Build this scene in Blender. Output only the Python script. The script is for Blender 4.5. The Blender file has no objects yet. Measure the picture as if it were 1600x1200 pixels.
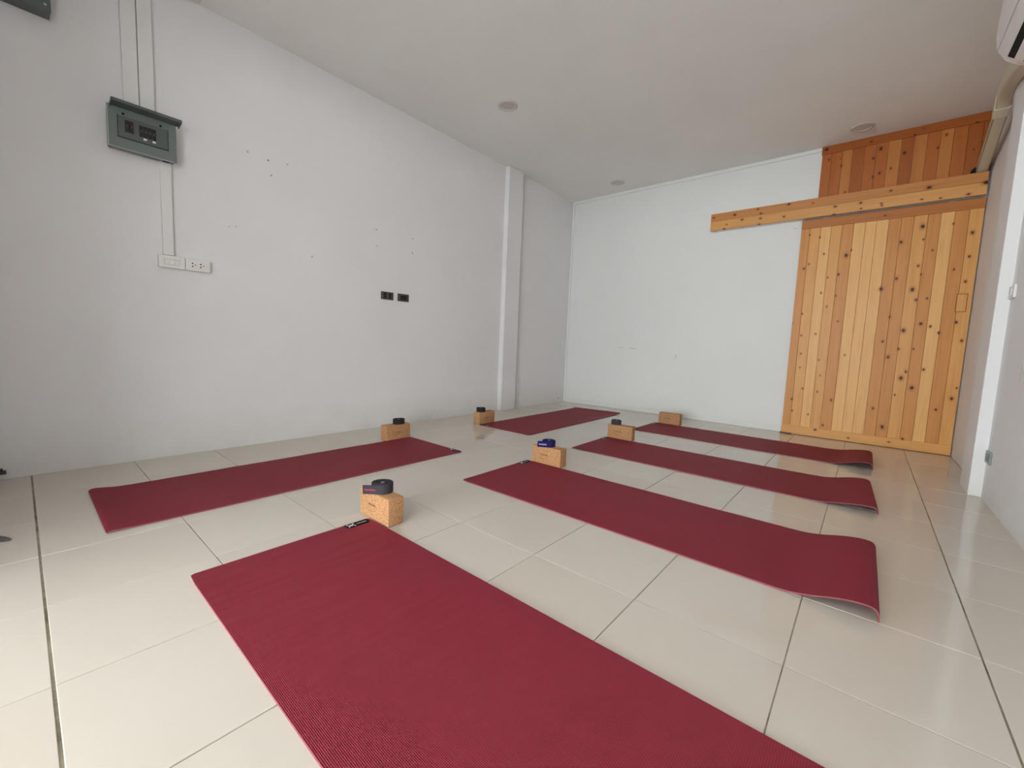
import bpy, bmesh, math, random
from mathutils import Vector, Matrix
random.seed(7)
S = bpy.context.scene
COL = S.collection
PI = math.pi

# ------------------------------------------------------------------ camera
cam = bpy.data.cameras.new('camera')
cam.sensor_width = 36.0
cam.sensor_fit = 'HORIZONTAL'
cam.lens = 654.873 / 1600 * 36.0
cam.clip_start = 0.02
co = bpy.data.objects.new('camera', cam)
co.location = (1.29475, -1.22709, 0.78595)
co.rotation_mode = 'XYZ'
co.rotation_euler = (1.476464, -0.040163, 0.704965)
COL.objects.link(co)
S.camera = co

# ------------------------------------------------------------------ light
# overcast daylight that comes in through the open shop front behind the camera
w = bpy.data.worlds.new('overcast')
S.world = w
w.use_nodes = True
bg = w.node_tree.nodes['Background']
bg.inputs[0].default_value = (0.90, 0.975, 1.0, 1)
bg.inputs[1].default_value = 16.9
OX0, OX1, OZ1, OY = -0.70, 1.50, 2.5, -1.62          # the opening in the front wall
PY = -13.0                                             # outer edge of an unseen canopy, added to keep high daylight off the floor
pl = bpy.data.lights.new('daylight_portal', 'AREA')
pl.shape = 'RECTANGLE'
pl.size = OX1 - OX0
pl.size_y = OZ1
pl.cycles.is_portal = True
po = bpy.data.objects.new('daylight_portal', pl)
po.location = ((OX0 + OX1) / 2, OY - 0.17, OZ1 / 2)
po.rotation_euler = (PI / 2, 0, 0)                    # -Z of the lamp looks along +Y, into the room
COL.objects.link(po)
S.view_settings.view_transform = 'Standard'
S.view_settings.look = 'None'
S.view_settings.gamma = 1
S.view_settings.use_curve_mapping = False
S.view_settings.exposure = 0.0


# ------------------------------------------------------------------ helpers
def lin(r, g, b):
    f = lambda c: c / 12.92 if c <= 0.04045 else ((c + 0.055) / 1.055) ** 2.4
    return (f(r / 255), f(g / 255), f(b / 255), 1)


class N:
    """tiny node-tree writer"""
    def __init__(s, name, rough=0.5, spec=0.5):
        s.m = bpy.data.materials.new(name)
        s.m.use_nodes = True
        s.t = s.m.node_tree
        s.b = s.t.nodes['Principled BSDF']
        s.b.inputs['Roughness'].default_value = rough
        s.b.inputs['Specular IOR Level'].default_value = spec

    def n(s, kind, **kw):
        x = s.t.nodes.new(kind)
        for k, v in kw.items():
            setattr(x, k, v)
        return x

    def link(s, a, b):
        s.t.links.new(a, b)

    def val(s, sock, v):
        if hasattr(v, 'is_linked') or isinstance(v, bpy.types.NodeSocket):
            s.link(v, sock)
        else:
            sock.default_value = v

    def math(s, op, a, b=0.0, c=0.0, clamp=False):
        x = s.n('ShaderNodeMath', operation=op, use_clamp=clamp)
        s.val(x.inputs[0], a); s.val(x.inputs[1], b)
        if len(x.inputs) > 2:
            s.val(x.inputs[2], c)
        return x.outputs[0]

    def vmath(s, op, a, b):
        x = s.n('ShaderNodeVectorMath', operation=op)
        s.val(x.inputs[0], a); s.val(x.inputs[1], b)
        return x.outputs['Value'] if op in ('DISTANCE', 'LENGTH', 'DOT_PRODUCT') else x.outputs['Vector']

    def obj(s):
        return s.n('ShaderNodeTexCoord').outputs['Object']

    def noise(s, vec, scale, detail=3, rough=0.5, dist=0.0):
        x = s.n('ShaderNodeTexNoise')
        s.link(vec, x.inputs['Vector'])
        x.inputs['Scale'].default_value = scale
        x.inputs['Detail'].default_value = detail
        x.inputs['Roughness'].default_value = rough
        x.inputs['Distortion'].default_value = dist
        return x.outputs[0]

    def ramp(s, fac, stops):
        x = s.n('ShaderNodeValToRGB')
        s.link(fac, x.inputs[0])
        e = x.color_ramp.elements
        while len(e) < len(stops):
            e.new(0.5)
        for q, (p, c) in zip(e, stops):
            q.position = p
            q.color = c
        return x.outputs[0]

    def mix(s, fac, a, b, mode='MIX'):
        x = s.n('ShaderNodeMix', data_type='RGBA', blend_type=mode)
        s.val(x.inputs[0], fac)
        s.val(x.inputs[6], a); s.val(x.inputs[7], b)
        return x.outputs[2]

    def bump(s, h, dist, strength=1.0):
        x = s.n('ShaderNodeBump')
        x.inputs['Distance'].default_value = dist
        x.inputs['Strength'].default_value = strength
        s.link(h, x.inputs['Height'])
        s.link(x.outputs[0], s.b.inputs['Normal'])

    def color(s, c):
        s.val(s.b.inputs['Base Color'], c)
        return s


def plain(name, rgb, rough=0.5, spec=0.5, metal=0.0, var=0.06, scale=30):
    """one colour with a faint noise, so that it never reads as flat"""
    m = N(name, rough, spec)
    c = lin(*rgb)
    d = tuple(x * (1 - var) for x in c[:3]) + (1,)
    m.color(m.mix(m.noise(m.obj(), scale, 2), c, d))
    m.b.inputs['Metallic'].default_value = metal
    return m.m


def paint(name, c, rough=0.55, blotch=0.04, stain=0.0):
    m = N(name, rough, 0.3)
    p = m.n('ShaderNodeNewGeometry').outputs['Position']
    lo = tuple(x * (1 - blotch) for x in c[:3]) + (1,)
    a = m.mix(m.ramp(m.noise(p, 1.3, 4, 0.6), [(0.35, (0, 0, 0, 1)), (0.7, (1, 1, 1, 1))]), c, lo)
    if stain:
        z = m.n('ShaderNodeSeparateXYZ'); m.link(p, z.inputs[0])
        near = m.math('MULTIPLY', m.math('SUBTRACT', 0.28, z.outputs[2], clamp=True), 3.0, clamp=True)
        k = m.math('MULTIPLY', m.math('MULTIPLY', near, m.noise(p, 5, 4, 0.6)), stain)
        a = m.mix(k, a, lin(176, 158, 128))
    m.color(a)
    m.bump(m.noise(p, 9, 4, 0.55), 0.004, 0.25)
    return m.m


class MB:
    def __init__(s):
        s.bm = bmesh.new()

    def box(s, x0, x1, y0, y1, z0, z1, bev=0.0, seg=2, M=None, mi=0):
        g = bmesh.ops.create_cube(s.bm, size=1.0)
        vs = g['verts']
        for v in vs:
            v.co = Vector(((x0 + x1) / 2 + v.co.x * (x1 - x0), (y0 + y1) / 2 + v.co.y * (y1 - y0), (z0 + z1) / 2 + v.co.z * (z1 - z0)))
        fs = set(f for v in vs for f in v.link_faces)
        if bev > 0:
            es = list({e for v in vs for e in v.link_edges})
            r = bmesh.ops.bevel(s.bm, geom=es, offset=bev, segments=seg, affect='EDGES', profile=0.5)
            fs = set(r['faces']) | {f for f in fs if f.is_valid}
            vs = list({v for f in fs for v in f.verts})
        for f in fs:
            f.material_index = mi
        if M is not None:
            for v in vs:
                v.co = M @ v.co
        return s

    def cyl(s, c, axis, r, h, seg=24, r2=None, mi=0):
        """centre of base c, unit axis"""
        q = Vector((0, 0, 1)).rotation_difference(Vector(axis)).to_matrix().to_4x4()
        g = bmesh.ops.create_cone(s.bm, cap_ends=True, segments=seg, radius1=r, radius2=r if r2 is None else r2, depth=h,
                                  matrix=Matrix.Translation(Vector(c) + Vector(axis) * h / 2) @ q)
        for f in {f for v in g['verts'] for f in v.link_faces}:
            f.material_index = mi
        return s

    def lathe(s, prof, seg=40, c=(0, 0, 0)):
        rings = []
        for r, z in prof:
            rings.append([s.bm.verts.new((c[0] + r * math.cos(2 * PI * k / seg), c[1] + r * math.sin(2 * PI * k / seg), c[2] + z)) for k in range(seg)])
        for a, b in zip(rings, rings[1:]):
            for k in range(seg):
                s.bm.faces.new((a[k], a[(k + 1) % seg], b[(k + 1) % seg], b[k]))
        return s

    def poly(s, pts, thick, M):
        """flat polygon in the local XY plane, thickened along +Z, moved by M"""
        lo = [s.bm.verts.new(M @ Vector((x, y, 0))) for x, y in pts]
        hi = [s.bm.verts.new(M @ Vector((x, y, thick))) for x, y in pts]
        n = len(pts)
        s.bm.faces.new(hi); s.bm.faces.new(lo[::-1])
        for k in range(n):
            s.bm.faces.new((lo[k], lo[(k + 1) % n], hi[(k + 1) % n], hi[k]))
        return s

    def sweep(s, path, w, h, up=(0, 0, 1), bev=0.008):
        """rounded rectangular profile w (sideways) by h (along up) carried along a path"""
        prof = []
        for cx, cy, a0 in ((w / 2 - bev, h / 2 - bev, 0), (-w / 2 + bev, h / 2 - bev, 90), (-w / 2 + bev, -h / 2 + bev, 180), (w / 2 - bev, -h / 2 + bev, 270)):
            for a in (0, 30, 60, 90):
                t = math.radians(a0 + a)
                prof.append((cx + bev * math.cos(t), cy + bev * math.sin(t)))
        P = [Vector(p) for p in path]
        rings = []
        for i, p in enumerate(P):
            t = (P[min(i + 1, len(P) - 1)] - P[max(i - 1, 0)]).normalized()
            sd = t.cross(Vector(up)).normalized()
            u = sd.cross(t).normalized()
            rings.append([s.bm.verts.new(p + sd * a + u * b) for a, b in prof])
        n = len(prof)
        for a, b in zip(rings, rings[1:]):
            for k in range(n):
                s.bm.faces.new((a[k], a[(k + 1) % n], b[(k + 1) % n], b[k]))
        s.bm.faces.new(rings[0][::-1]); s.bm.faces.new(rings[-1])
        return s

    def build(s, name, mat, parent=None, loc=(0, 0, 0), rz=0.0, smooth=False):
        bmesh.ops.recalc_face_normals(s.bm, faces=s.bm.faces[:])
        me = bpy.data.meshes.new(name)
        s.bm.to_mesh(me); s.bm.free()
        for m in (mat if isinstance(mat, (list, tuple)) else [mat]):
            me.materials.append(m)
        if smooth:
            me.shade_smooth()
            me.set_sharp_from_angle(angle=math.radians(38))
        return link(name, me, parent, loc, rz)


def link(name, data, parent=None, loc=(0, 0, 0), rz=0.0):
    o = bpy.data.objects.new(name, data)
    o.location = loc
    o.rotation_euler = (0, 0, rz)
    COL.objects.link(o)
    if parent is not None:
        o.parent = parent
    return o


def tag(o, label, cat=None, group=None, kind=None):
    o['label'] = label
    if cat: o['category'] = cat
    if group: o['group'] = group
    if kind: o['kind'] = kind
    return o


def thing(name, label, cat, loc=(0, 0, 0), rz=0.0, group=None, kind=None):
    return tag(link(name, None, None, loc, rz), label, cat, group, kind)


_txt = {}
def text_mesh(body, size, thick, mat):
    key = (body, size, mat.name)
    if key not in _txt:
        cu = bpy.data.curves.new('lettering', 'FONT')
        cu.body = body; cu.size = size; cu.extrude = thick / 2
        cu.align_x = 'CENTER'; cu.align_y = 'CENTER'; cu.resolution_u = 2
        t = bpy.data.objects.new('lettering', cu)
        COL.objects.link(t)
        bpy.context.view_layer.update()
        me = bpy.data.meshes.new_from_object(t.evaluated_get(bpy.context.evaluated_depsgraph_get()))
        bpy.data.objects.remove(t)
        me.materials.clear(); me.materials.append(mat)
        _txt[key] = me
    return _txt[key]


def lettering(body, size, thick, mat, parent, M, name='lettering'):
    o = link(name, text_mesh(body, size, thick, mat), parent)
    o.matrix_local = M
    return o


def frame(right, up, at):
    r, u = Vector(right).normalized(), Vector(up).normalized()
    n = r.cross(u)
    return Matrix(((r.x, u.x, n.x, at[0]), (r.y, u.y, n.y, at[1]), (r.z, u.z, n.z, at[2]), (0, 0, 0, 1)))


# ------------------------------------------------------------------ materials
M_wall = paint('wall_paint', (0.815, 0.795, 0.795, 1), stain=0.5)
M_back = paint('back_wall_paint', (0.80, 0.795, 0.775, 1), stain=0.25)
M_ceil = paint('ceiling_paint', (0.93, 0.91, 0.885, 1), 0.7)
M_trim = plain('white_trim', (236, 234, 230), 0.4, var=0.03)
M_plastic = plain('white_plastic', (232, 228, 224), 0.35, var=0.03)
M_cond = plain('white_trunking_plastic', (231, 228, 226), 0.4, var=0.04)
M_black = plain('black_plastic', (22, 21, 22), 0.45)
M_dark = plain('dark_hole', (10, 9, 9), 0.9)
M_char = plain('charcoal_plate', (80, 74, 70), 0.4)
M_grey = plain('grey_green_enclosure', (112, 122, 118), 0.38, var=0.12, scale=60)
M_greyd = plain('grey_green_enclosure_dark', (88, 96, 93), 0.4, var=0.12)
M_edge = plain('pale_cover_edge', (176, 178, 176), 0.4)
M_sock = plain('grey_socket', (140, 146, 145), 0.35)
M_duct = plain('beige_duct', (203, 194, 172), 0.4, var=0.04)
M_ac = plain('white_air_conditioner', (228, 220, 218), 0.35, var=0.02)
M_metal = plain('steel', (190, 190, 190), 0.3, metal=1.0)
M_brown = plain('brown_guide', (96, 58, 34), 0.6)
M_diff = plain('frosted_diffuser', (212, 204, 200), 0.5, var=0.02)
M_red = plain('red_toggle', (140, 40, 34), 0.4)


def tile_mat():
    m = N('glossy_cream_tile', 0.07, 0.5)
    oi = m.n('ShaderNodeObjectInfo').outputs['Random']
    p = m.n('ShaderNodeNewGeometry').outputs['Position']
    c = m.mix(oi, lin(211, 202, 191), lin(215, 208, 198))
    c = m.mix(m.math('MULTIPLY', m.noise(p, 3.0, 4, 0.6), 0.35), c, lin(208, 193, 176))
    m.color(c)
    m.link(m.ramp(m.noise(p, 2.2, 3), [(0.3, (0.035,) * 3 + (1,)), (0.75, (0.08,) * 3 + (1,))]), m.b.inputs['Roughness'])
    m.bump(m.noise(p, 2.5, 1), 0.002, 0.2)
    return m.m


def grout_mat():
    m = N('grey_brown_grout', 0.9, 0.1)
    p = m.n('ShaderNodeNewGeometry').outputs['Position']
    m.color(m.ramp(m.noise(p, 7, 5, 0.7), [(0.32, lin(104, 94, 76)), (0.5, lin(146, 136, 118)), (0.75, lin(178, 170, 154))]))
    return m.m


M_tile, M_grout = tile_mat(), grout_mat()

PALE, MID, ORANGE, DEEP = lin(231, 177, 110), lin(218, 158, 90), lin(206, 140, 74), lin(182, 112, 54)
B_UP, B_LOW = lin(196, 132, 74), lin(214, 156, 92)
T_MID, T_ORANGE, T_DEEP = lin(190, 119, 56), lin(176, 99, 41), lin(163, 87, 33)      # the darker, redder boards near the ceiling


def wood(name, tint, knots=(), seed=0.0, along='z', streak=0.5):
    """pine: grain runs along one axis; each knot (x, z, radius) sits where it does on the board"""
    m = N(name, 0.42, 0.3)
    p = m.obj()
    st = (1.0, 1.0, 0.045) if along == 'z' else (0.045, 1.0, 1.0)
    q = m.vmath('MULTIPLY', m.vmath('ADD', p, (seed * 0.37, seed * 0.61, seed * 0.83)), st)
    g = m.noise(q, 55, 4, 0.6, 0.6)
    g2 = m.noise(q, 14, 3, 0.55, 1.5)
    dk = tuple(c * k for c, k in zip(tint[:3], (0.70, 0.54, 0.38))) + (1,)
    lt = tuple(min(1, c * k) for c, k in zip(tint[:3], (1.06, 1.08, 1.10))) + (1,)
    c = m.mix(m.math('MULTIPLY', m.ramp(g, [(0.42, (0, 0, 0, 1)), (0.72, (1, 1, 1, 1))]), streak), tint, dk)
    c = m.mix(m.math('MULTIPLY', m.ramp(g2, [(0.35, (0, 0, 0, 1)), (0.6, (1, 1, 1, 1))]), 0.5), c, lt)
    if knots:
        wob = m.n('ShaderNodeTexNoise'); m.link(p, wob.inputs['Vector']); wob.inputs['Scale'].default_value = 60
        pw = m.vmath('ADD', p, m.vmath('MULTIPLY', m.vmath('SUBTRACT', wob.outputs['Color'], (0.5, 0.5, 0.5)), (0.008, 0, 0.008)))
        sq = (1.0, 0.0, 0.72) if along == 'z' else (0.72, 0.0, 1.0)
        pw = m.vmath('MULTIPLY', pw, sq)
        d = None
        for kx, kz, r in knots:
            e = m.math('DIVIDE', m.vmath('DISTANCE', pw, (kx * sq[0], 0, kz * sq[2])), r)
            d = e if d is None else m.math('MINIMUM', d, e)
        d = m.math('DIVIDE', d, 4.0, clamp=True)
        halo = m.ramp(d, [(0.22, (1, 1, 1, 1)), (0.62, (0, 0, 0, 1))])
        c = m.mix(m.math('MULTIPLY', halo, 0.55), c, lin(152, 80, 34))
        core = m.ramp(d, [(0.17, (1, 1, 1, 1)), (0.27, (0, 0, 0, 1))])
        c = m.mix(core, c, lin(66, 22, 8))
    m.color(c)
    m.bump(g, 0.0006, 0.3)
    return m.m


def cork_mat():
    m = N('cork', 0.8, 0.25)
    p = m.obj()
    v = m.n('ShaderNodeTexVoronoi'); m.link(p, v.inputs['Vector']); v.inputs['Scale'].default_value = 330
    sp = m.n('ShaderNodeSeparateColor'); m.link(v.outputs['Color'], sp.inputs[0])
    c = m.ramp(sp.outputs[0], [(0.0, lin(148, 98, 62)), (0.25, lin(178, 130, 90)), (0.7, lin(190, 145, 103)), (1.0, lin(202, 161, 120))])
    c = m.mix(m.math('MULTIPLY', m.ramp(m.noise(p, 130, 3), [(0.58, (0, 0, 0, 1)), (0.7, (1, 1, 1, 1))]), 0.5), c, lin(142, 86, 48))
    m.color(c)
    m.bump(v.outputs['Distance'], 0.0012, 0.35)
    return m.m


def mat_mat():
    m = N('burgundy_ribbed_foam', 0.62, 0.3)
    p = m.obj()
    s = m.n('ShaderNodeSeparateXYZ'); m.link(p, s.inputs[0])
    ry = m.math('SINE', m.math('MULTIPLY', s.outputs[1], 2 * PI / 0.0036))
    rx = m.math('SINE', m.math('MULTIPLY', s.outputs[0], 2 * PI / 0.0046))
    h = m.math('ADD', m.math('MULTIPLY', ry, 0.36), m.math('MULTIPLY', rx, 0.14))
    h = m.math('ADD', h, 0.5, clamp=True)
    c = m.mix(m.ramp(h, [(0.1, (0, 0, 0, 1)), (0.8, (1, 1, 1, 1))]), lin(78, 5, 18), lin(170, 48, 70))  # paler rib tops, darker grooves: sheen and shade of the ribs put into colour
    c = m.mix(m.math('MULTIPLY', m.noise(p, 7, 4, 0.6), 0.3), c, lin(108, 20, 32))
    m.color(c)
    wv = m.noise(m.vmath('MULTIPLY', p, (16.0, 3.0, 0.0)), 1.0, 2, 0.5)
    m.bump(m.math('ADD', h, m.math('MULTIPLY', wv, 7.0)), 0.0011, 0.9)
    return m.m


def strap_mat(name, rgb):
    m = N(name, 0.85, 0.2)
    p = m.obj()
    v = m.n('ShaderNodeTexWave', bands_direction='Z'); m.link(p, v.inputs[0]); v.inputs['Scale'].default_value = 160
    c = lin(*rgb)
    m.color(m.mix(v.outputs['Fac'], c, tuple(x * 0.6 for x in c[:3]) + (1,)))
    m.bump(v.outputs['Fac'], 0.0005, 0.4)
    return m.m


M_cork = cork_mat()
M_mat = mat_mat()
M_matedge = plain('pink_cut_foam_edge', (142, 74, 82), 0.8, var=0.15)
M_sgrey = strap_mat('charcoal_cotton_webbing', (70, 66, 72))
M_snavy = strap_mat('navy_cotton_webbing', (36, 28, 92))
M_sbrown = strap_mat('dark_brown_cotton_webbing', (58, 46, 46))
M_sblack = strap_mat('near_black_cotton_webbing', (52, 48, 50))
M_pink = plain('pink_thread', (214, 66, 110), 0.7)
M_white = plain('white_thread', (225, 222, 235), 0.7)
M_logo = plain('silver_print', (205, 208, 214), 0.5)
M_ink = plain('burnt_print', (84, 48, 28), 0.8)
M_patch = plain('black_label_patch', (14, 12, 14), 0.85, 0.15)

# ------------------------------------------------------------------ the room
XL, XR, XR2, YB, H, YF = -2.0, 1.872, 1.895, 3.8415, 2.767, PY
TS, TY = 0.4, 0.40292

# floor: grout bed with every tile laid on it as a piece of its own
fb = MB()
fb.box(XL - 0.1, 2.0, YF - 0.1, YB + 0.1, -0.10, -0.0025)
floor = tag(fb.build('floor', M_grout), 'glossy cream tiled floor of the studio', 'floor', kind='structure')
m = MB(); m.box(XL - 9.0, 11.0, YF, -5 * TY - 0.004, -0.0024, 0.0)
m.build('added_porch_slab', plain('added_porch_concrete', (158, 156, 150), 0.7), floor)  # unseen slab, added with the canopy to shape the incoming daylight
xs = [XL + 0.003] + [i * TS for i in range(-4, 5)] + [XR2 - 0.003]
ys = [j * TY for j in range(-5, 10)] + [YB - 0.003]
tile_shared = {}
for a in range(len(xs) - 1):
    for b in range(len(ys) - 1):
        gx0 = 0.0004 if a == 0 else (0.0022 if a == 9 else 0.0013)
        gx1 = 0.0004 if a == len(xs) - 2 else (0.0020 if a == 8 else 0.0013)
        gy0 = 0.0030 if b == 2 else 0.0013
        gy1 = 0.0030 if b == 1 else 0.0013
        x0, x1, y0, y1 = xs[a] + gx0, xs[a + 1] - gx1, ys[b] + gy0, ys[b + 1] - gy1
        if x1 - x0 < 0.03 or y1 - y0 < 0.02:
            continue
        key = (round(x1 - x0, 4), round(y1 - y0, 4))
        if key not in tile_shared:
            t = MB()
            t.box(-key[0] / 2, key[0] / 2, -key[1] / 2, key[1] / 2, -0.009, 0.0, bev=0.0012, seg=1)
            o = t.build('tile', M_tile, floor)
            tile_shared[key] = o.data
        else:
            o = link('tile', tile_shared[key], floor)
        o.location = ((x0 + x1) / 2, (y0 + y1) / 2, random.uniform(-0.0006, 0))
        o.rotation_euler = (random.uniform(-6e-4, 6e-4), random.uniform(-6e-4, 6e-4), 0)


def wall(name, boxes, mat, label):
    m = MB()
    for b in boxes:
        m.box(*b)
    return tag(m.build(name, mat), label, 'wall', kind='structure')


wl = wall('wall_left', [(XL - 0.12, XL, OY - 0.15, YB + 0.1, -0.1, H + 0.1)], M_wall, 'long white painted wall with the fuse box and sockets')
wb = wall('wall_back', [(XL, 2.0, YB, YB + 0.12, -0.1, H + 0.1)], M_back, 'white wall behind the wooden sliding door')
wr = wall('wall_right', [(XR, XR + 0.12, -3.0, 2.55, -0.1, H + 0.1), (XR2, XR + 0.12, 2.55, YB + 0.1, -0.1, H + 0.1)], M_wall,  # near box runs on outside, unseen, to limit daylight on the left wall
          'white painted wall with the grey socket and air conditioner')
wf = wall('wall_front', [(XL, OX0, OY - 0.15, OY, 0, H), (OX1, XR, OY - 0.15, OY, 0, H), (OX0, OX1, OY - 0.15, OY, OZ1, H)], M_wall,
          'white wall around the wide open shop front')
cm = MB()
cm.box(XL - 9.0, 11.0, YF, OY - 0.02, H, H + 0.1); cm.box(XL, 2.0, OY - 0.02, YB, H, H + 0.1)  # first box is the added canopy, unseen, that blocks the upper sky
ceil = tag(cm.build('ceiling', M_ceil), 'plain white painted ceiling with small downlights', 'ceiling', kind='structure')

# shallow pilasters that belong to the walls
m = MB(); m.box(XL - 0.01, -1.94, 2.42, 2.67, 0, H, bev=0.004); tag(m.build('trim_3', M_wall), 'shallow white pilaster on the left wall near the far corner', 'pilaster', kind='structure')
m = MB(); m.box(1.817, XR2 + 0.05, 2.41, 2.69, 0, H, bev=0.004); tag(m.build('trim_4', M_wall), 'bright white pilaster on the wall right of the sliding door', 'pilaster', kind='structure')

# painted trims of the back wall
m = MB(); m.box(XL, 0.775, YB - 0.012, YB, H - 0.036, H, bev=0.002)
tag(m.build('trim_1', M_back), 'thin white strip under the ceiling of the back wall', 'trim', kind='structure')
m = MB(); m.box(XL, XL + 0.028, YB - 0.014, YB, 0.058, H - 0.036, bev=0.002)
tag(m.build('trim_2', M_back), 'thin upright white strip in the far corner', 'trim', kind='structure')
m = MB(); m.box(XL, 0.672, YB - 0.012, YB, 0, 0.058, bev=0.004)
tag(m.build('baseboard_back', M_back), 'low white baseboard left of the sliding door', 'baseboard', kind='structure')

# filled screw holes and scuffs
M_hole = plain('grey_filler', (202, 197, 193), 0.8)
M_hole2 = plain('dark_screw_hole', (150, 146, 142), 0.8)
M_scuff = plain('grey_scuff', (196, 194, 190), 0.8)
for y, z, r, mt in ((-0.166, 1.999, .010, M_hole), (-0.040, 1.987, .008, M_hole2), (0.086, 2.002, .009, M_hole), (-0.021, 1.893, .007, M_hole2), (-0.243, 1.494, .007, M_hole),
                    (-0.283, 1.485, .006, M_hole), (0.26, 1.389, .011, M_hole), (0.802, 1.714, .007, M_hole2), (0.806, 1.579, .009, M_hole), (1.177, 1.716, .010, M_hole),
                    (1.177, 1.587, .008, M_hole2), (3.698, 0.056, .012, M_hole2), (2.36, 0.50, .008, M_hole)):
    m = MB(); m.cyl((XL - 0.001, y, z), (1, 0, 0), r, 0.0018, 12, r * 0.7); m.build('nail_hole', mt, wl)
for x0, x1, z, h in ((-1.205, -1.13, 0.803, 0.006), (-1.05, -0.955, 0.794, 0.008), (-0.46, -0.452, 0.72, 0.05), (0.60, 0.64, 2.045, 0.005)):
    m = MB(); m.box(x0, x1, YB - 0.0012, YB + 0.001, z - h / 2, z + h / 2, bev=0.0005, seg=1); m.build('scuff', M_scuff, wb)
for y, z, h in ((1.86, 0.86, 0.10), (1.84, 0.70, 0.05), (1.95, 0.74, 0.09)):
    m = MB(); m.box(XR - 0.0012, XR + 0.001, y, y + 0.012, z - h / 2, z + h / 2, bev=0.0005, seg=1); m.build('scuff', M_scuff, wr)

# ------------------------------------------------------------------ the wooden sliding door, its cover beam and the panel above
DOOR_KNOTS = [(0.679, 1.107, 0.0055), (0.731, 1.639, 0.0075), (0.741, 0.351, 0.0075), (0.749, 1.957, 0.0055), (0.755, 1.2, 0.0055), (0.756, 0.236, 0.0055), (0.766, 0.988, 0.0055), (0.767, 1.679, 0.0055), (0.777, 0.809, 0.0055), (0.782, 0.671, 0.0055), (0.821, 0.466, 0.0055), (0.832, 1.924, 0.0055), (0.878, 1.764, 0.0055), (0.88, 1.005, 0.0055), (0.888, 1.398, 0.0055), (0.889, 0.216, 0.0055), (0.927, 1.54, 0.0055), (0.928, 0.754, 0.0055), (0.943, 1.265, 0.0055), (0.944, 0.447, 0.0055), (0.951, 0.606, 0.0055), (0.958, 0.073, 0.0075), (1.004, 1.365, 0.0055), (1.006, 1.562, 0.0075), (1.014, 0.127, 0.0075), (1.039, 1.126, 0.0055), (1.047, 1.733, 0.0125), (1.056, 0.378, 0.0075), (1.082, 1.776, 0.0055), (1.119, 0.811, 0.0055), (1.214, 0.037, 0.0055), (1.322, 1.411, 0.0125), (1.365, 0.338, 0.0075), (1.375, 0.946, 0.0075), (1.402, 1.162, 0.0075), (1.416, 1.495, 0.0095), (1.417, 1.807, 0.0095), (1.424, 0.808, 0.0095), (1.443, 0.178, 0.0125), (1.487, 0.883, 0.0055), (1.487, 0.883, 0.0075), (1.5, 0.476, 0.0055), (1.502, 1.044, 0.0125), (1.526, 0.628, 0.0125), (1.527, 1.395, 0.0125), (1.542, 1.922, 0.0125), (1.544, 1.594, 0.0075), (1.552, 0.685, 0.0075), (1.555, 1.813, 0.0055), (1.557, 1.306, 0.0075), (1.569, 1.52, 0.0055), (1.582, 0.885, 0.0055), (1.582, 0.886, 0.0055), (1.587, 0.094, 0.0075), (1.603, 0.549, 0.0125), (1.607, 1.102, 0.0095), (1.619, 1.716, 0.0055), (1.625, 1.316, 0.0055), (1.661, 0.713, 0.0075), (1.668, 1.08, 0.0075), (1.723, 1.917, 0.0055), (1.724, 1.026, 0.0075), (1.763, 1.546, 0.0055), (1.768, 0.379, 0.0075), (1.817, 1.114, 0.0075), (1.837, 1.443, 0.0075), (1.838, 1.831, 0.0095), (1.839, 1.643, 0.0075), (1.851, 0.482, 0.0095), (1.862, 0.964, 0.0075), (1.872, 0.574, 0.0055)]
PANEL_KNOTS = [(0.811, 2.739, 0.0125), (0.837, 2.643, 0.0075), (0.923, 2.633, 0.0055), (0.936, 2.565, 0.0075), (0.983, 2.319, 0.0055), (1.135, 2.723, 0.0075), (1.162, 2.577, 0.0095), (1.174, 2.412, 0.0095), (1.207, 2.648, 0.0125), (1.216, 2.437, 0.0095), (1.289, 2.461, 0.0075), (1.367, 2.571, 0.0125), (1.42, 2.704, 0.0075), (1.47, 2.742, 0.0055), (1.572, 2.561, 0.0075), (1.616, 2.653, 0.0075), (1.781, 2.698, 0.0075), (1.785, 2.495, 0.0055)]
BEAM_KNOTS = [(-0.13, 2.244, 0.0075), (-0.016, 2.11, 0.0075), (0.005, 2.154, 0.0055), (0.078, 2.242, 0.0095), (0.152, 2.182, 0.0075), (0.292, 2.264, 0.0075), (0.314, 2.108, 0.0075), (0.322, 2.166, 0.0075), (0.323, 2.217, 0.0075), (0.527, 2.152, 0.0075), (0.558, 2.265, 0.0095), (0.755, 2.241, 0.0055), (0.925, 2.107, 0.0075), (0.928, 2.178, 0.0075), (1.111, 2.179, 0.0075), (1.118, 2.128, 0.0055), (1.255, 2.149, 0.0055), (1.259, 2.131, 0.0055), (1.307, 2.246, 0.0075), (1.512, 2.136, 0.0055), (1.548, 2.224, 0.0125), (1.623, 2.125, 0.0055), (1.781, 2.126, 0.0075), (1.869, 2.197, 0.0125)]
DX0, DX1 = 0.679, 1.888


def board(x0, x1, y0, y1, z0, z1, knots, tint, seed, parent, name='plank', along='z', bev=0.0016):
    """a board with its own origin, so that its grain and knots travel with it"""
    cx, cz = (x0 + x1) / 2, (z0 + z1) / 2
    kk = [(kx - cx, kz - cz, r) for kx, kz, r in knots if x0 - 0.012 < kx < x1 + 0.012 and z0 - 0.01 < kz < z1 + 0.01]
    m = MB(); m.box(x0 - cx, x1 - cx, y0, y1, z0 - cz, z1 - cz, bev=bev, seg=1)
    return m.build(name, wood('pine_%s_%d' % (name, seed), tint, kk, seed, along), parent, (cx, 0, cz))


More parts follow.
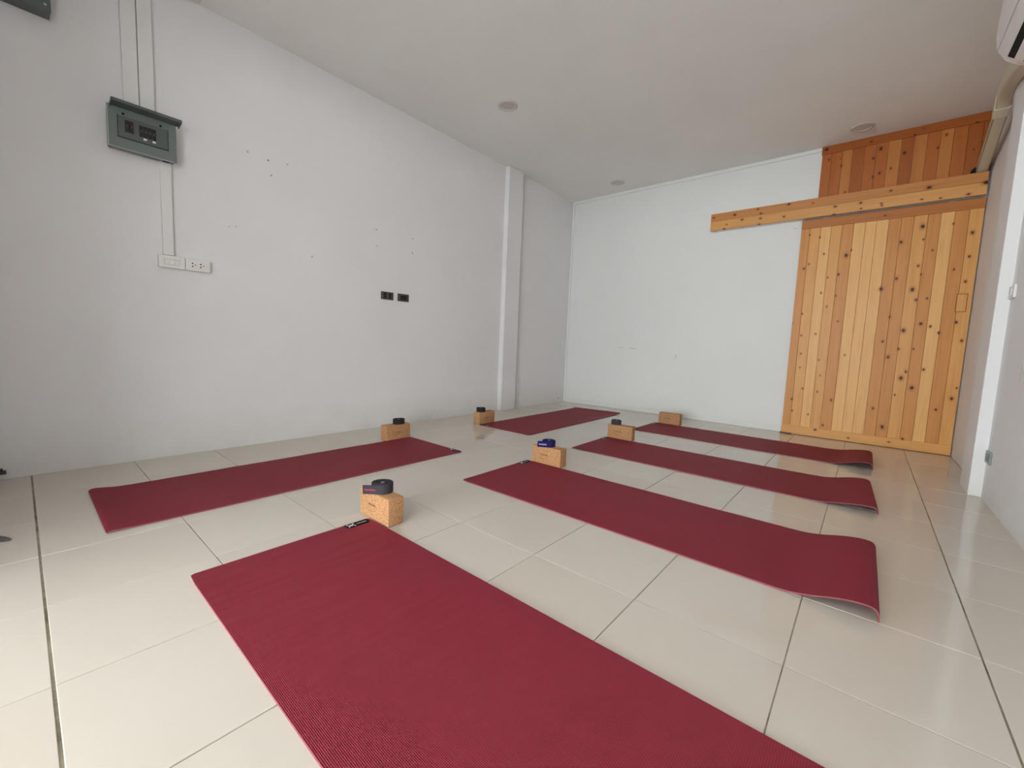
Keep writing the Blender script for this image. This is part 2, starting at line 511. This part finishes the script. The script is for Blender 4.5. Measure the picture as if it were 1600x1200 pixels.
door = thing('door_1', 'knotty pine plank sliding door under the wooden beam', 'door', kind='structure')
jx = [DX0, 0.748, 0.832, 0.914, 0.995, 1.080, 1.162, 1.239, 1.321, 1.402, 1.482, 1.568, 1.646, 1.726, 1.808, DX1]
tint = [ORANGE, MID, PALE, MID, ORANGE, PALE, PALE, PALE, ORANGE, ORANGE, MID, ORANGE, PALE, ORANGE, MID]
for k in range(15):
    board(jx[k] + 0.0007, jx[k + 1] - 0.0007, 3.800 + random.uniform(0, 0.0012), 3.825, 0.012, 2.03, [q for q in DOOR_KNOTS if q[1] > 0.08], tint[k], 11 + k * 3, door)
board(DX0, DX1, 3.792, 3.828, 2.016, 2.097, [(1.29, 2.05, 0.006)], DEEP, 71, door, 'top_rail', 'x')
board(DX0, DX1, 3.794, 3.828, 0.004, 0.088, [q for q in DOOR_KNOTS if q[1] < 0.1] + [(1.214, 0.037, 0.0055), (1.5, 0.05, .006)], MID, 72, door, 'bottom_rail', 'x')
m = MB()
m.box(1.799, 1.8625, 3.7985, 3.81, 1.198, 1.346)
fp = m.build('flush_pull', plain('dark_pull_joint', (96, 52, 24), 0.7), door)
board(1.8025, 1.859, 3.797, 3.81, 1.2015, 1.3425, [], MID, 77, fp, 'pull_face')
m = MB(); m.box(DX0 - 0.01, DX0 + 0.09, 3.775, 3.80, 0.0, 0.010, bev=0.003); m.build('floor_guide', M_brown, door)
for x in (0.86, 1.70):
    m = MB(); m.box(x - 0.02, x + 0.02, 3.806, 3.826, 2.0965, 2.1033, bev=0.001); m.build('roller_hanger', M_metal, door)

beam = thing('door_track_beam', 'horizontal pine beam covering the sliding door track', 'beam')
board(-0.157, 1.879, 3.750, 3.772, 2.2035, 2.283, BEAM_KNOTS, B_UP, 81, beam, 'board', 'x')
board(-0.157, 1.879, 3.750, 3.772, 2.108, 2.2025, BEAM_KNOTS, B_LOW, 82, beam, 'board', 'x')
m = MB(); m.box(-0.10, 1.87, 3.7722, 3.8412, 2.111, 2.262, bev=0.002); m.build('backing_board', M_trim, beam)
m = MB(); m.box(0.69, 1.87, 3.806, 3.826, 2.1035, 2.1108, bev=0.001); m.build('track', M_sock, beam)

panel = thing('transom_panel', 'knotty pine plank panel between the beam and the ceiling', 'wall panel')
px = [0.782, 0.855, 0.937, 1.012, 1.098, 1.176, 1.258, 1.342, 1.424, 1.504, 1.583, 1.660, 1.741, 1.825, 1.892]
ptint = [T_ORANGE, T_ORANGE, T_MID, T_DEEP, T_ORANGE, T_ORANGE, T_MID, T_DEEP, T_MID, T_ORANGE, T_MID, T_ORANGE, T_DEEP, T_DEEP]
for k in range(14):
    board(px[k] + 0.0008, px[k + 1] - 0.0008, 3.826 + random.uniform(0, 0.002), 3.841, 2.263, 2.705, [q for q in PANEL_KNOTS if q[1] < 2.69], ptint[k], 101 + k * 3, panel)
board(0.778, 1.892, 3.818, 3.841, 2.696, 2.7665, [q for q in PANEL_KNOTS if q[1] > 2.66], T_DEEP, 151, panel, 'top_board', 'x')

# ------------------------------------------------------------------ ceiling fittings
def downlight(x, y, label):
    t = thing('downlight', label, 'ceiling light', (x, y, H), group='recessed downlights in the ceiling')
    m = MB(); m.lathe([(0.060, 0.0), (0.060, -0.004), (0.066, -0.009), (0.078, -0.008), (0.086, -0.003), (0.087, 0.0)], 40)
    m.build('rim', plain('off_white_rim', (214, 206, 200), 0.5), t, smooth=True)
    m = MB(); m.cyl((0, 0, -0.0035), (0, 0, 1), 0.0605, 0.0035, 40)
    m.build('diffuser', M_diff, t)
    return t


dl = downlight(-1.192, 1.515, 'round unlit downlight in the middle of the ceiling, largest in view')
downlight(1.072, 3.57, 'round unlit downlight above the pine panel')
downlight(-1.19, 3.523, 'round unlit downlight near the far corner of white walls')
m = MB(); m.box(-1.985, -1.45, -1.02, -0.42, H - 0.012, H, bev=0.005)
ha = m.build('ceiling_hatch', M_plastic)
tag(ha, 'white square access panel on the ceiling above the fuse box', 'access panel')
m = MB()
m.box(-1.988, -1.447, -0.4205, -0.417, H - 0.005, H)
m.box(-1.4515, -1.448, -1.02, -0.42, H - 0.005, H)
m.build('shadow_gap', M_hole, ha)

# ------------------------------------------------------------------ fuse box and trunking on the left wall
fbx = thing('fuse_box', 'grey green fuse box with its lid flipped up on the white wall', 'fuse box', (XL, -0.71, 1.88))
m = MB(); m.box(0.0, 0.062, -0.145, 0.142, -0.105, 0.100, bev=0.008); m.build('body', M_grey, fbx)
m = MB(); m.box(0.060, 0.078, -0.150, 0.146, -0.112, 0.106, bev=0.005); cov = m.build('front_cover', M_grey, fbx)
m = MB()
m.box(0.0765, 0.0795, -0.150, -0.146, -0.110, 0.104, bev=0.001, seg=1)
m.box(0.0765, 0.0795, -0.150, 0.146, -0.1125, -0.1085, bev=0.001, seg=1)
m.build('pale_edge', M_edge, cov)  # pale strips along the left and bottom edges of the cover
m = MB(); m.box(0.077, 0.0815, -0.108, 0.106, -0.052, 0.060, bev=0.002)
ins = m.build('inner_panel', M_greyd, fbx)
m = MB()
m.box(0.0785, 0.0822, -0.109, 0.107, -0.055, -0.0525); m.box(0.0785, 0.0822, -0.1095, -0.108, -0.055, 0.060); m.box(0.0785, 0.0822, 0.1055, 0.1075, -0.055, 0.060)
m.build('panel_joint', M_dark, ins)


def breaker(y0, y1, z0, z1, toggle):
    m = MB(); m.box(0.080, 0.0845, y0, y1, z0, z1, bev=0.001, seg=1)
    b = m.build('breaker', M_black, fbx)
    m = MB(); m.box(0.084, 0.089, (y0 + y1) / 2 - 0.004, (y0 + y1) / 2 + 0.004, (z0 + z1) / 2 - 0.008, (z0 + z1) / 2 + 0.006, bev=0.001, seg=1)
    m.build('toggle', toggle, b)


for k in range(2):
    breaker(-0.080 + k * 0.019, -0.0625 + k * 0.019, -0.020, 0.042, M_red if k == 1 else M_char)
for k in range(4):
    breaker(-0.020 + k * 0.0185, -0.003 + k * 0.0185, -0.022, 0.038, M_char)
for y in (0.004, 0.043):
    m = MB(); m.box(0.0815, 0.0825, y - 0.007, y + 0.007, -0.036, -0.026); m.build('sticker', M_plastic, fbx)
for y in (-0.085, 0.075):
    m = MB(); m.cyl((0.078, y, 0.071), (1, 0, 0), 0.006, 0.003, 14); m.build('screw', M_dark, fbx)
# the lid stands open above the cover, hinged along its top edge
L = Matrix.Translation((0.074, 0, 0.102)) @ Matrix.Rotation(math.radians(-7), 4, 'Y')
m = MB()
m.box(0.0, 0.078, -0.140, 0.160, -0.004, 0.004, bev=0.002, M=L)
m.box(0.0, 0.078, -0.140, -0.134, -0.014, 0.002, bev=0.001, M=L)
m.box(0.0, 0.078, 0.154, 0.160, -0.014, 0.002, bev=0.001, M=L)
m.box(0.071, 0.078, -0.140, 0.160, -0.012, 0.002, bev=0.001, M=L)
m.build('lid', M_greyd, fbx)
m = MB(); m.box(0.02, 0.055, 0.088, 0.118, -0.1065, -0.1035, bev=0.001, seg=1); m.build('knockout', M_dark, fbx)


def trunking(y0, y1, z0, z1, label):
    t = thing('cable_trunking', label, 'cable trunking', (XL, (y0 + y1) / 2, z0), group='white cable trunking on the left wall')
    w2, h = (y1 - y0) / 2, z1 - z0
    m = MB(); m.box(0, 0.016, -w2 + 0.001, w2 - 0.001, 0, h, bev=0.0015); m.build('base', M_cond, t)
    m = MB(); m.box(0.0155, 0.024, -w2, w2, 0, h, bev=0.003); m.build('cover', M_cond, t)


trunking(-0.783, -0.7165, 1.978, H, 'white cable trunking from ceiling to fuse box, first of two')
trunking(-0.7135, -0.648, 1.978, H, 'white cable trunking from ceiling to fuse box, nearer the far pilaster')
trunking(-0.634, -0.582, 1.238, 1.782, 'white cable trunking running down from fuse box to switch plate')

# second enclosure, cut by the top of the frame
en = thing('metal_enclosure', 'dark grey metal box high on the white wall, cut by the frame', 'enclosure', (XL, -1.25, 2.33))
m = MB(); m.box(0, 0.08, -0.30, 0.205, -0.018, 0.40, bev=0.004); m.build('body', M_greyd, en)
m = MB(); m.box(0.0795, 0.084, -0.302, 0.207, -0.020, 0.402, bev=0.002); m.build('cover', M_greyd, en)
m = MB(); m.cyl((0.0835, 0.188, 0.012), (1, 0, 0), 0.005, 0.003, 14); m.build('screw', M_metal, en)

# switch and socket plates below it
sw = thing('light_switch', 'white surface switch plate under the wall trunking', 'switch', (XL, -0.596, 1.198))
m = MB(); m.box(0, 0.030, -0.062, 0.062, -0.034, 0.035, bev=0.004); m.build('back_box', M_plastic, sw)
m = MB(); m.box(0.029, 0.036, -0.064, 0.064, -0.036, 0.037, bev=0.003); m.build('face_plate', M_plastic, sw)
m = MB()
for a in ((-0.0385, -0.0372, -0.019, 0.019), (0.0372, 0.0385, -0.019, 0.019), (-0.0385, 0.0385, -0.019, -0.0177), (-0.0385, 0.0385, 0.0177, 0.019)):
    m.box(0.0355, 0.0364, a[0], a[1], a[2], a[3])
m.build('module_joint', M_hole, sw)
for k in range(3):
    m = MB(); m.box(0.0355, 0.0395, -0.036 + k * 0.0243, -0.0128 + k * 0.0243, -0.0165, 0.0165, bev=0.002); rk = m.build('rocker', M_plastic, sw)
    m = MB(); m.box(0.039, 0.0399, -0.028 + k * 0.0243, -0.020 + k * 0.0243, 0.009, 0.0115); m.build('mark', M_hole, rk)
so = thing('wall_socket', 'white double three-pin socket right beside the switch plate', 'socket', (XL, -0.467, 1.198))
m = MB(); m.box(0, 0.030, -0.061, 0.062, -0.034, 0.035, bev=0.004); m.build('back_box', M_plastic, so)
m = MB(); m.box(0.029, 0.036, -0.063, 0.064, -0.036, 0.037, bev=0.003); m.build('face_plate', M_plastic, so)
for y in (-0.022, 0.020):
    for dy, dz, r in ((-0.006, 0.0095, 0.0042), (-0.006, -0.0085, 0.0042), (0.0085, 0.001, 0.0032)):
        m = MB(); m.cyl((0.0355, y + dy, dz), (1, 0, 0), r, 0.0009, 12); m.build('pin_hole', M_dark, so)

# pair of dark plates further along
bs = thing('wall_socket', 'dark flush plate with two upright modules on the white wall', 'socket', (XL, 0.913, 1.169), group='dark wall plates')
m = MB(); m.box(0, 0.009, -0.062, 0.062, -0.034, 0.034, bev=0.003); m.build('face_plate', M_char, bs)
for y in (-0.026, 0.026):
    m = MB(); m.box(0.0085, 0.0105, y - 0.014, y + 0.014, -0.026, 0.026, bev=0.001, seg=1); md = m.build('module', M_black, bs)
    for z in (-0.012, 0.012):
        m = MB(); m.box(0.010, 0.0112, y - 0.007, y + 0.007, z - 0.004, z + 0.004); m.build('slot', M_dark, md)
bs = thing('wall_socket', 'dark flush plate with one central socket module on the white wall', 'socket', (XL, 1.080, 1.169), group='dark wall plates')
m = MB(); m.box(0, 0.009, -0.060, 0.060, -0.034, 0.034, bev=0.003); m.build('face_plate', M_char, bs)
m = MB(); m.box(0.0085, 0.0105, -0.034, 0.036, -0.021, 0.021, bev=0.001, seg=1); md = m.build('module', M_black, bs)
for y in (-0.017, 0.019):
    for dy, dz in ((-0.006, 0.007), (-0.006, -0.007), (0.007, 0)):
        m = MB(); m.cyl((0.0102, y + dy, dz), (1, 0, 0), 0.003, 0.001, 10); m.build('pin_hole', M_dark, md)

# right wall plates
gs = thing('wall_socket', 'grey socket low on the wall beside the white pilaster', 'socket', (XR, 2.335, 0.250))
m = MB(); m.box(-0.010, 0, -0.056, 0.060, -0.034, 0.036, bev=0.003); m.build('face_plate', M_sock, gs)
m = MB(); m.box(-0.0125, -0.0095, -0.030, 0.034, -0.020, 0.021, bev=0.001, seg=1); md = m.build('module', plain('grey_socket_module', (112, 120, 120), 0.4), gs)
for y in (-0.014, 0.018):
    m = MB(); m.box(-0.0132, -0.012, y - 0.004, y + 0.004, -0.012, 0.010); m.build('pin_hole', M_char, md)
ws = thing('light_switch', 'white switch plate high beside the pilaster near the picture edge', 'switch', (XR, 2.345, 1.185))
m = MB(); m.box(-0.012, 0, -0.055, 0.058, -0.036, 0.036, bev=0.004); m.build('face_plate', M_plastic, ws)
m = MB(); m.box(-0.0155, -0.0115, -0.020, 0.020, -0.020, 0.020, bev=0.002); m.build('rocker', M_plastic, ws)

# ------------------------------------------------------------------ air conditioner and its duct
ac = thing('air_conditioner', 'white split air conditioner high on the wall, cut by the frame', 'air conditioner', (XR, 1.60, 2.2))
prof = [(0, -0.02), (-0.10, 0.018), (-0.150, 0.032), (-0.200, 0.072), (-0.228, 0.122), (-0.236, 0.200), (-0.230, 0.36), (-0.205, 0.395), (0, 0.40)]
m = MB()
M4 = Matrix(((1, 0, 0, 0), (0, 0, -1, 0.40), (0, 1, 0, 0), (0, 0, 0, 1)))
m.poly(prof, 0.80, M4)
bmesh.ops.bevel(m.bm, geom=[e for e in m.bm.edges if abs(e.verts[0].co.y - e.verts[1].co.y) < 1e-6], offset=0.012, segments=3, affect='EDGES')
m.build('housing', M_ac, ac, smooth=True)
m = MB()
m.poly([(-0.2275, 0.128), (-0.2355, 0.200), (-0.2305, 0.355), (-0.2355, 0.355), (-0.2415, 0.200), (-0.2335, 0.128)], 0.780, Matrix(((1, 0, 0, 0), (0, 0, -1, 0.390), (0, 1, 0, 0), (0, 0, 0, 1))))
m.build('front_panel', M_ac, ac)
slope = math.atan2(0.050, -0.070)
O = Matrix.Translation((-0.170, 0, 0.046)) @ Matrix.Rotation(math.radians(38), 4, 'Y')
m = MB(); m.box(-0.036, 0.036, -0.34, 0.335, -0.004, 0.006, M=O); m.build('air_outlet', M_dark, ac)
m = MB(); m.box(-0.004, 0.034, -0.335, 0.325, -0.012, -0.007, bev=0.002, M=O); m.build('louver', M_ac, ac)

du = thing('aircon_duct', 'beige pipe duct from air conditioner down to the pine panel', 'duct', (1.8, 3.0, 2.475))
base = Vector((1.8, 3.0, 2.475))
loc = lambda pts: [tuple(Vector(p) - base) for p in pts]
m = MB(); m.sweep(loc([(1.842, 3.815, 2.322), (1.812, 3.03, 2.472)]), 0.062, 0.088, bev=0.012); m.build('straight_run', M_duct, du, smooth=True)
m = MB(); m.sweep(loc([(1.8415, 3.815, 2.285), (1.8115, 3.03, 2.432)]), 0.066, 0.006, bev=0.002); m.build('cover_seam', plain('duct_seam', (150, 142, 122), 0.5), du)
m = MB(); m.sweep(loc([(1.8125, 3.075, 2.463), (1.8085, 2.985, 2.481)]), 0.078, 0.110, bev=0.012); m.build('collar', plain('pale_duct_collar', (216, 208, 188), 0.4, var=0.03), du, smooth=True)
m = MB()
pp = []
for k in range(13):
    t = k / 12
    a, b, c = Vector((1.809, 3.0, 2.478)), Vector((1.777, 2.72, 2.535)), Vector((1.779, 2.02, 2.30))
    pp.append(tuple(a * (1 - t) ** 2 + b * 2 * t * (1 - t) + c * t * t))
m.sweep(loc(pp), 0.068, 0.096, bev=0.014); m.build('elbow', M_duct, du, smooth=True)
m = MB(); m.cyl((1.822 - 1.8, 0.808, -0.168), (0, 1, 0), 0.042, 0.010, 20); m.build('pipe_hole', M_dark, du)

# ------------------------------------------------------------------ small dark things by the shop front
br = thing('door_track_bracket', 'small dark metal bracket low on the wall at the picture edge', 'bracket', (XL, -1.42, 0.03))
m = MB(); m.box(0, 0.03, -0.17, 0.128, 0, 0.016, bev=0.002); m.build('rail', M_black, br)
m = MB(); m.box(0, 0.026, -0.17, 0.10, 0.014, 0.034, bev=0.003); m.box(0, 0.018, 0.085, 0.118, 0.014, 0.026, bev=0.002); m.build('stop', M_black, br)
fs = thing('door_stop', 'small flat dark wedge lying on the tiles at the picture edge', 'door stop', (-1.11, -1.345, 0.0), math.radians(40))
m = MB()
m.poly([(-0.16, -0.02), (0.05, -0.022), (0.095, -0.012), (0.115, 0.0), (0.095, 0.010), (0.05, 0.016), (-0.16, 0.02)], 0.010, Matrix.Identity(4))
bmesh.ops.bevel(m.bm, geom=m.bm.edges[:], offset=0.003, segments=2, affect='EDGES')
m.build('wedge', M_char, fs)
m = MB(); m.box(-0.15, 0.04, -0.006, 0.006, 0.0095, 0.0125, bev=0.001, seg=1); m.build('ridge', M_black, fs)

# ------------------------------------------------------------------ yoga mats
TH = 0.0048
LIP = [(-0.29, 0), (-0.22, 0.003), (-0.165, 0.012), (-0.12, 0.023), (-0.08, 0.031), (-0.045, 0.035), (-0.018, 0.0345), (-0.005, 0.029), (0.001, 0.017), (0.002, 0.003)]


def mat_profile(Lm, lip, scale):
    pts = [(0.0, 0.0), (0.005, 0.0)]
    end = Lm + lip[0][0] if lip else Lm
    n = 30
    pts += [(0.005 + (end - 0.005) * k / n, 0.0) for k in range(1, n + 1)]
    if lip:
        P = [Vector((Lm + a, b * scale)) for a, b in lip]
        P = [Vector((Lm + lip[0][0] - 0.1, 0))] + P + [P[-1] + (P[-1] - P[-2]) * 0.5]
        for i in range(1, len(P) - 2):
            for k in range(1, 5):
                t = k / 4
                p0, p1, p2, p3 = P[i - 1], P[i], P[i + 1], P[i + 2]
                q = 0.5 * ((2 * p1) + (p2 - p0) * t + (2 * p0 - 5 * p1 + 4 * p2 - p3) * t * t + (3 * p1 - p0 - 3 * p2 + p3) * t ** 3)
                pts.append((q.x, max(0.0, q.y)))
    return [Vector(p) for p in pts]


def yoga_mat(label, loc, rz, Lm, W, lip=None, scale=1.0, skew=0.0, seed=0, flare=0.0):
    pr = mat_profile(Lm, lip, scale)
    NW = 18
    bm = bmesh.new()
    top, bot = [], []
    R = 0.014
    rnd = random.Random(seed)
    ph = [rnd.uniform(0, 6) for _ in range(4)]
    for i, p in enumerate(pr):
        t = (pr[min(i + 1, len(pr) - 1)] - pr[max(i - 1, 0)]).normalized()
        nn = Vector((-t.y, t.x))
        d = min(p.x, R)
        ins_ = R - math.sqrt(max(0, R * R - (R - d) ** 2))
        rt, rb = [], []
        for k in range(NW + 1):
            v = k / NW
            y = ins_ + (W - 2 * ins_) * v
            dx = flare * (1 - v) * max(0, (p.x - (Lm - 0.25)) / 0.25)
            z = p.y * (1 + skew * (0.5 - v))
            wv = 0.0005 * (1 + math.sin(p.x * 11 + ph[0] + 2 * v) * math.sin(v * 5 + ph[1])) if p.y < 0.001 else 0.0
            b = Vector((p.x + dx, y, z + 0.0002))
            rt.append(bm.verts.new(b + Vector((nn.x * TH, 0, nn.y * TH + wv))))
            rb.append(bm.verts.new(b))
        top.append(rt); bot.append(rb)
    for a in range(len(pr) - 1):
        for k in range(NW):
            bm.faces.new((top[a][k], top[a + 1][k], top[a + 1][k + 1], top[a][k + 1]))
            bm.faces.new((bot[a][k], bot[a][k + 1], bot[a + 1][k + 1], bot[a + 1][k]))
        for k, fl in ((0, 1), (NW, 0)):
            f = bm.faces.new((top[a][k], bot[a][k], bot[a + 1][k], top[a + 1][k])[::1 if fl else -1])
            f.material_index = 1
    for i in (0, len(pr) - 1):
        for k in range(NW):
            f = bm.faces.new((top[i][k], top[i][k + 1], bot[i][k + 1], bot[i][k]))
            f.material_index = 1
    bmesh.ops.recalc_face_normals(bm, faces=bm.faces[:])
    me = bpy.data.meshes.new('yoga_mat')
    bm.to_mesh(me); bm.free()
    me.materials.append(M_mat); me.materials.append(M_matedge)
    me.shade_smooth(); me.set_sharp_from_angle(angle=math.radians(40))
    o = tag(link('yoga_mat', me, None, loc, rz), label, 'yoga mat', 'burgundy yoga mats')
    # black corner patch with a silver emblem and lettering
    z = TH + 0.0012
    m = MB()
    pts = [(0.001, W - 0.118), (0.030, W - 0.116), (0.040, W - 0.108), (0.040, W - 0.024), (0.030, W - 0.016), (0.004, W - 0.012), (0.001, W - 0.016)]
    m.poly(pts, 0.0008, Matrix.Translation((0, 0, z)))
    p = m.build('corner_patch', M_patch, o)
    z += 0.0009
    m = MB()
    cx, cy = 0.0205, W - 0.094
    m.poly([(cx + 0.0085 * math.cos(a), cy + 0.006 * math.sin(a)) for a in [2 * PI * q / 14 for q in range(14)]], 0.0003, Matrix.Translation((0, 0, z)))
    for sx in (-1, 1):
        for sy in (-1, 1):
            a = [(0.002, 0.002), (0.009, 0.011), (0.013, 0.010), (0.016, 0.014), (0.010, 0.0155), (0.005, 0.014), (-0.002, 0.006)]
            q = [(cx + sx * u, cy + sy * v) for u, v in a]
            m.poly(q if sx * sy > 0 else q[::-1], 0.0003, Matrix.Translation((0, 0, z)))
    m.build('emblem', M_logo, p)
    lettering('manduka', 0.0125, 0.0003, M_logo, p, frame((0, 1, 0), (-1, 0, 0), (0.0205, W - 0.048, z + 0.0002)))
    return o


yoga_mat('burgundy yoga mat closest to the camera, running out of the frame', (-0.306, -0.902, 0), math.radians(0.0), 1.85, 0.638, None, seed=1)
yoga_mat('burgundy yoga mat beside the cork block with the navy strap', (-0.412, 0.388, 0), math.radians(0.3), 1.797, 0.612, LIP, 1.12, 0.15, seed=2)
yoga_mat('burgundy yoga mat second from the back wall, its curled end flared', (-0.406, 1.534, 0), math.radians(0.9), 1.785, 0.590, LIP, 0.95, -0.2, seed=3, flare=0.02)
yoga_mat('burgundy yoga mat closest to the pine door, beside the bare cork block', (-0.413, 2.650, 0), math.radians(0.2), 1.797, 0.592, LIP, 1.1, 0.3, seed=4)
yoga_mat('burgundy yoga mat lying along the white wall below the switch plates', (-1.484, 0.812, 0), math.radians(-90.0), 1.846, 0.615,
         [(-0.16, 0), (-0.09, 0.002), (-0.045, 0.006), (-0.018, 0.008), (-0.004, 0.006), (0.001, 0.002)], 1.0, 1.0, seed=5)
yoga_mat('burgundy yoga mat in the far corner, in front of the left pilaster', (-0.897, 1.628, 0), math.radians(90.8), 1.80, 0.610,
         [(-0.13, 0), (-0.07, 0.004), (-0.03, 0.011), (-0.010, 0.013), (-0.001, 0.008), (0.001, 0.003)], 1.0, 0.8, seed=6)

# ------------------------------------------------------------------ cork blocks
BL, BD, BH = 0.222, 0.076, 0.119
m = MB(); m.box(-BL / 2, BL / 2, -BD / 2, BD / 2, 0, BH, bev=0.004, seg=3)
bo = m.build('cork_block', M_cork, smooth=True)
blockdata = bo.data
bpy.data.objects.remove(bo)


def cork_block(label, cx, cy, rz, tx=-0.015, tz=0.066):
    o = tag(link('cork_block', blockdata, None, (cx, cy, 0), rz), label, 'yoga block', 'cork yoga blocks')
    lettering('manduka', 0.0155, 0.0004, M_ink, o, frame((1, 0, 0), (0, 0, 1), (tx, -BD / 2 - 0.0002, tz)))
    return o


R90 = PI / 2
cork_block('cork block with the charcoal pink-lettered strap, beside the closest mat', -0.282, -0.218, 0.0)
cork_block('cork block under the navy strap', -0.272, 1.042, math.radians(2))
cork_block('cork block under the small charcoal strap, between two mats', -0.303, 2.177, math.radians(4.0))
cork_block('bare cork block without a strap, near the back wall', -0.274, 3.289, math.radians(1.0))
cork_block('cork block under a dark brown strap, near the white wall', -1.522, 0.698, R90 + math.radians(1.0), 0.0, 0.058)
cork_block('cork block under a near-black strap, closest to the left pilaster', -1.548, 1.735, R90 + math.radians(1.0), 0.0, 0.06)


# ------------------------------------------------------------------ rolled yoga straps
def strap(label, cx, cy, rz, mat, R=0.046, Hs=0.038, tail=0.075, thread=None, tilt=0.0, cat='yoga strap'):
    th, pitch = 0.0026, 0.0036
    path = []
    turns = (R - 0.011) / pitch
    n = int(turns * 26)
    for k in range(n + 1):
        a = -PI / 2 + 2 * PI * turns * (1 - k / n)       # winds clockwise outwards, ends at the front
        r = 0.011 + (R - 0.011) * k / n
        sq = 0.94
        path.append(Vector((r * math.cos(a), r * sq * math.sin(a), 0)))
    e = path[-1].copy()
    if tail > 0:
        for k in range(1, 9):
            t = k / 8
            path.append(e + Vector((-tail * t, -0.004 * t * t + 0.002 * t, 0)))
    bm = bmesh.new()
    rows = []
    for i, p in enumerate(path):
        t = (path[min(i + 1, len(path) - 1)] - path[max(i - 1, 0)]).normalized()
        nn = Vector((t.y, -t.x, 0)) * (th / 2)
        g = 0.0
        hh = Hs + 0.0012 * math.sin(i * 0.11)
        rows.append([bm.verts.new(p - nn), bm.verts.new(p + nn), bm.verts.new(p + nn + Vector((0, 0, hh))), bm.verts.new(p - nn + Vector((0, 0, hh)))])
    for a, b in zip(rows, rows[1:]):
        for k in range(4):
            bm.faces.new((a[k], a[(k + 1) % 4], b[(k + 1) % 4], b[k]))
    bm.faces.new(rows[0][::-1]); bm.faces.new(rows[-1])
    bmesh.ops.recalc_face_normals(bm, faces=bm.faces[:])
    me = bpy.data.meshes.new('webbing')
    bm.to_mesh(me); bm.free(); me.materials.append(mat)
    me.shade_smooth(); me.set_sharp_from_angle(angle=math.radians(50))
    root = thing('yoga_strap', label, cat, (cx, cy, BH + 0.0004), rz, 'rolled yoga straps on the cork blocks')
    root.rotation_euler = (tilt, 0, rz)
    link('webbing', me, root)
    m = MB()
    for k in range(2):                                   # double D-ring in the heart of the roll
        pts = [(0.0075 * math.cos(a), 0.006 * math.sin(a)) for a in [2 * PI * q / 14 for q in range(15)]]
        m.sweep([(x + 0.002 * k, y, Hs - 0.003 + 0.003 * k) for x, y in pts], 0.002, 0.002, bev=0.0004)
    m.build('ring_buckle', M_metal, root)
    if thread is not None:
        lettering('manduka', 0.0148, 0.0004, thread, root, frame((1, 0, -0.0), (0, 0, 1), (-tail * 0.50 - 0.004, e.y - th / 2 - 0.0012, Hs * 0.5)))
    return root


strap('charcoal rolled strap with a pink-lettered tail, on the closest cork block', -0.284, -0.214, math.radians(36), M_sgrey, 0.047, 0.040, 0.068, M_pink)
strap('navy blue rolled strap with a white-lettered tail', -0.283, 1.046, math.radians(34), M_snavy, 0.045, 0.039, 0.072, M_white)
strap('charcoal rolled strap at the end of the third cork block, between mats', -0.352, 2.175, math.radians(190), M_sgrey, 0.044, 0.038, 0.0)
strap('dark brown rolled strap on the cork block near the white wall', -1.518, 0.722, R90 + math.radians(180), M_sbrown, 0.047, 0.038, 0.0)
strap('near-black rolled strap on the cork block closest to the left pilaster', -1.548, 1.685, R90 + math.radians(180), M_sblack, 0.046, 0.038, 0.0)
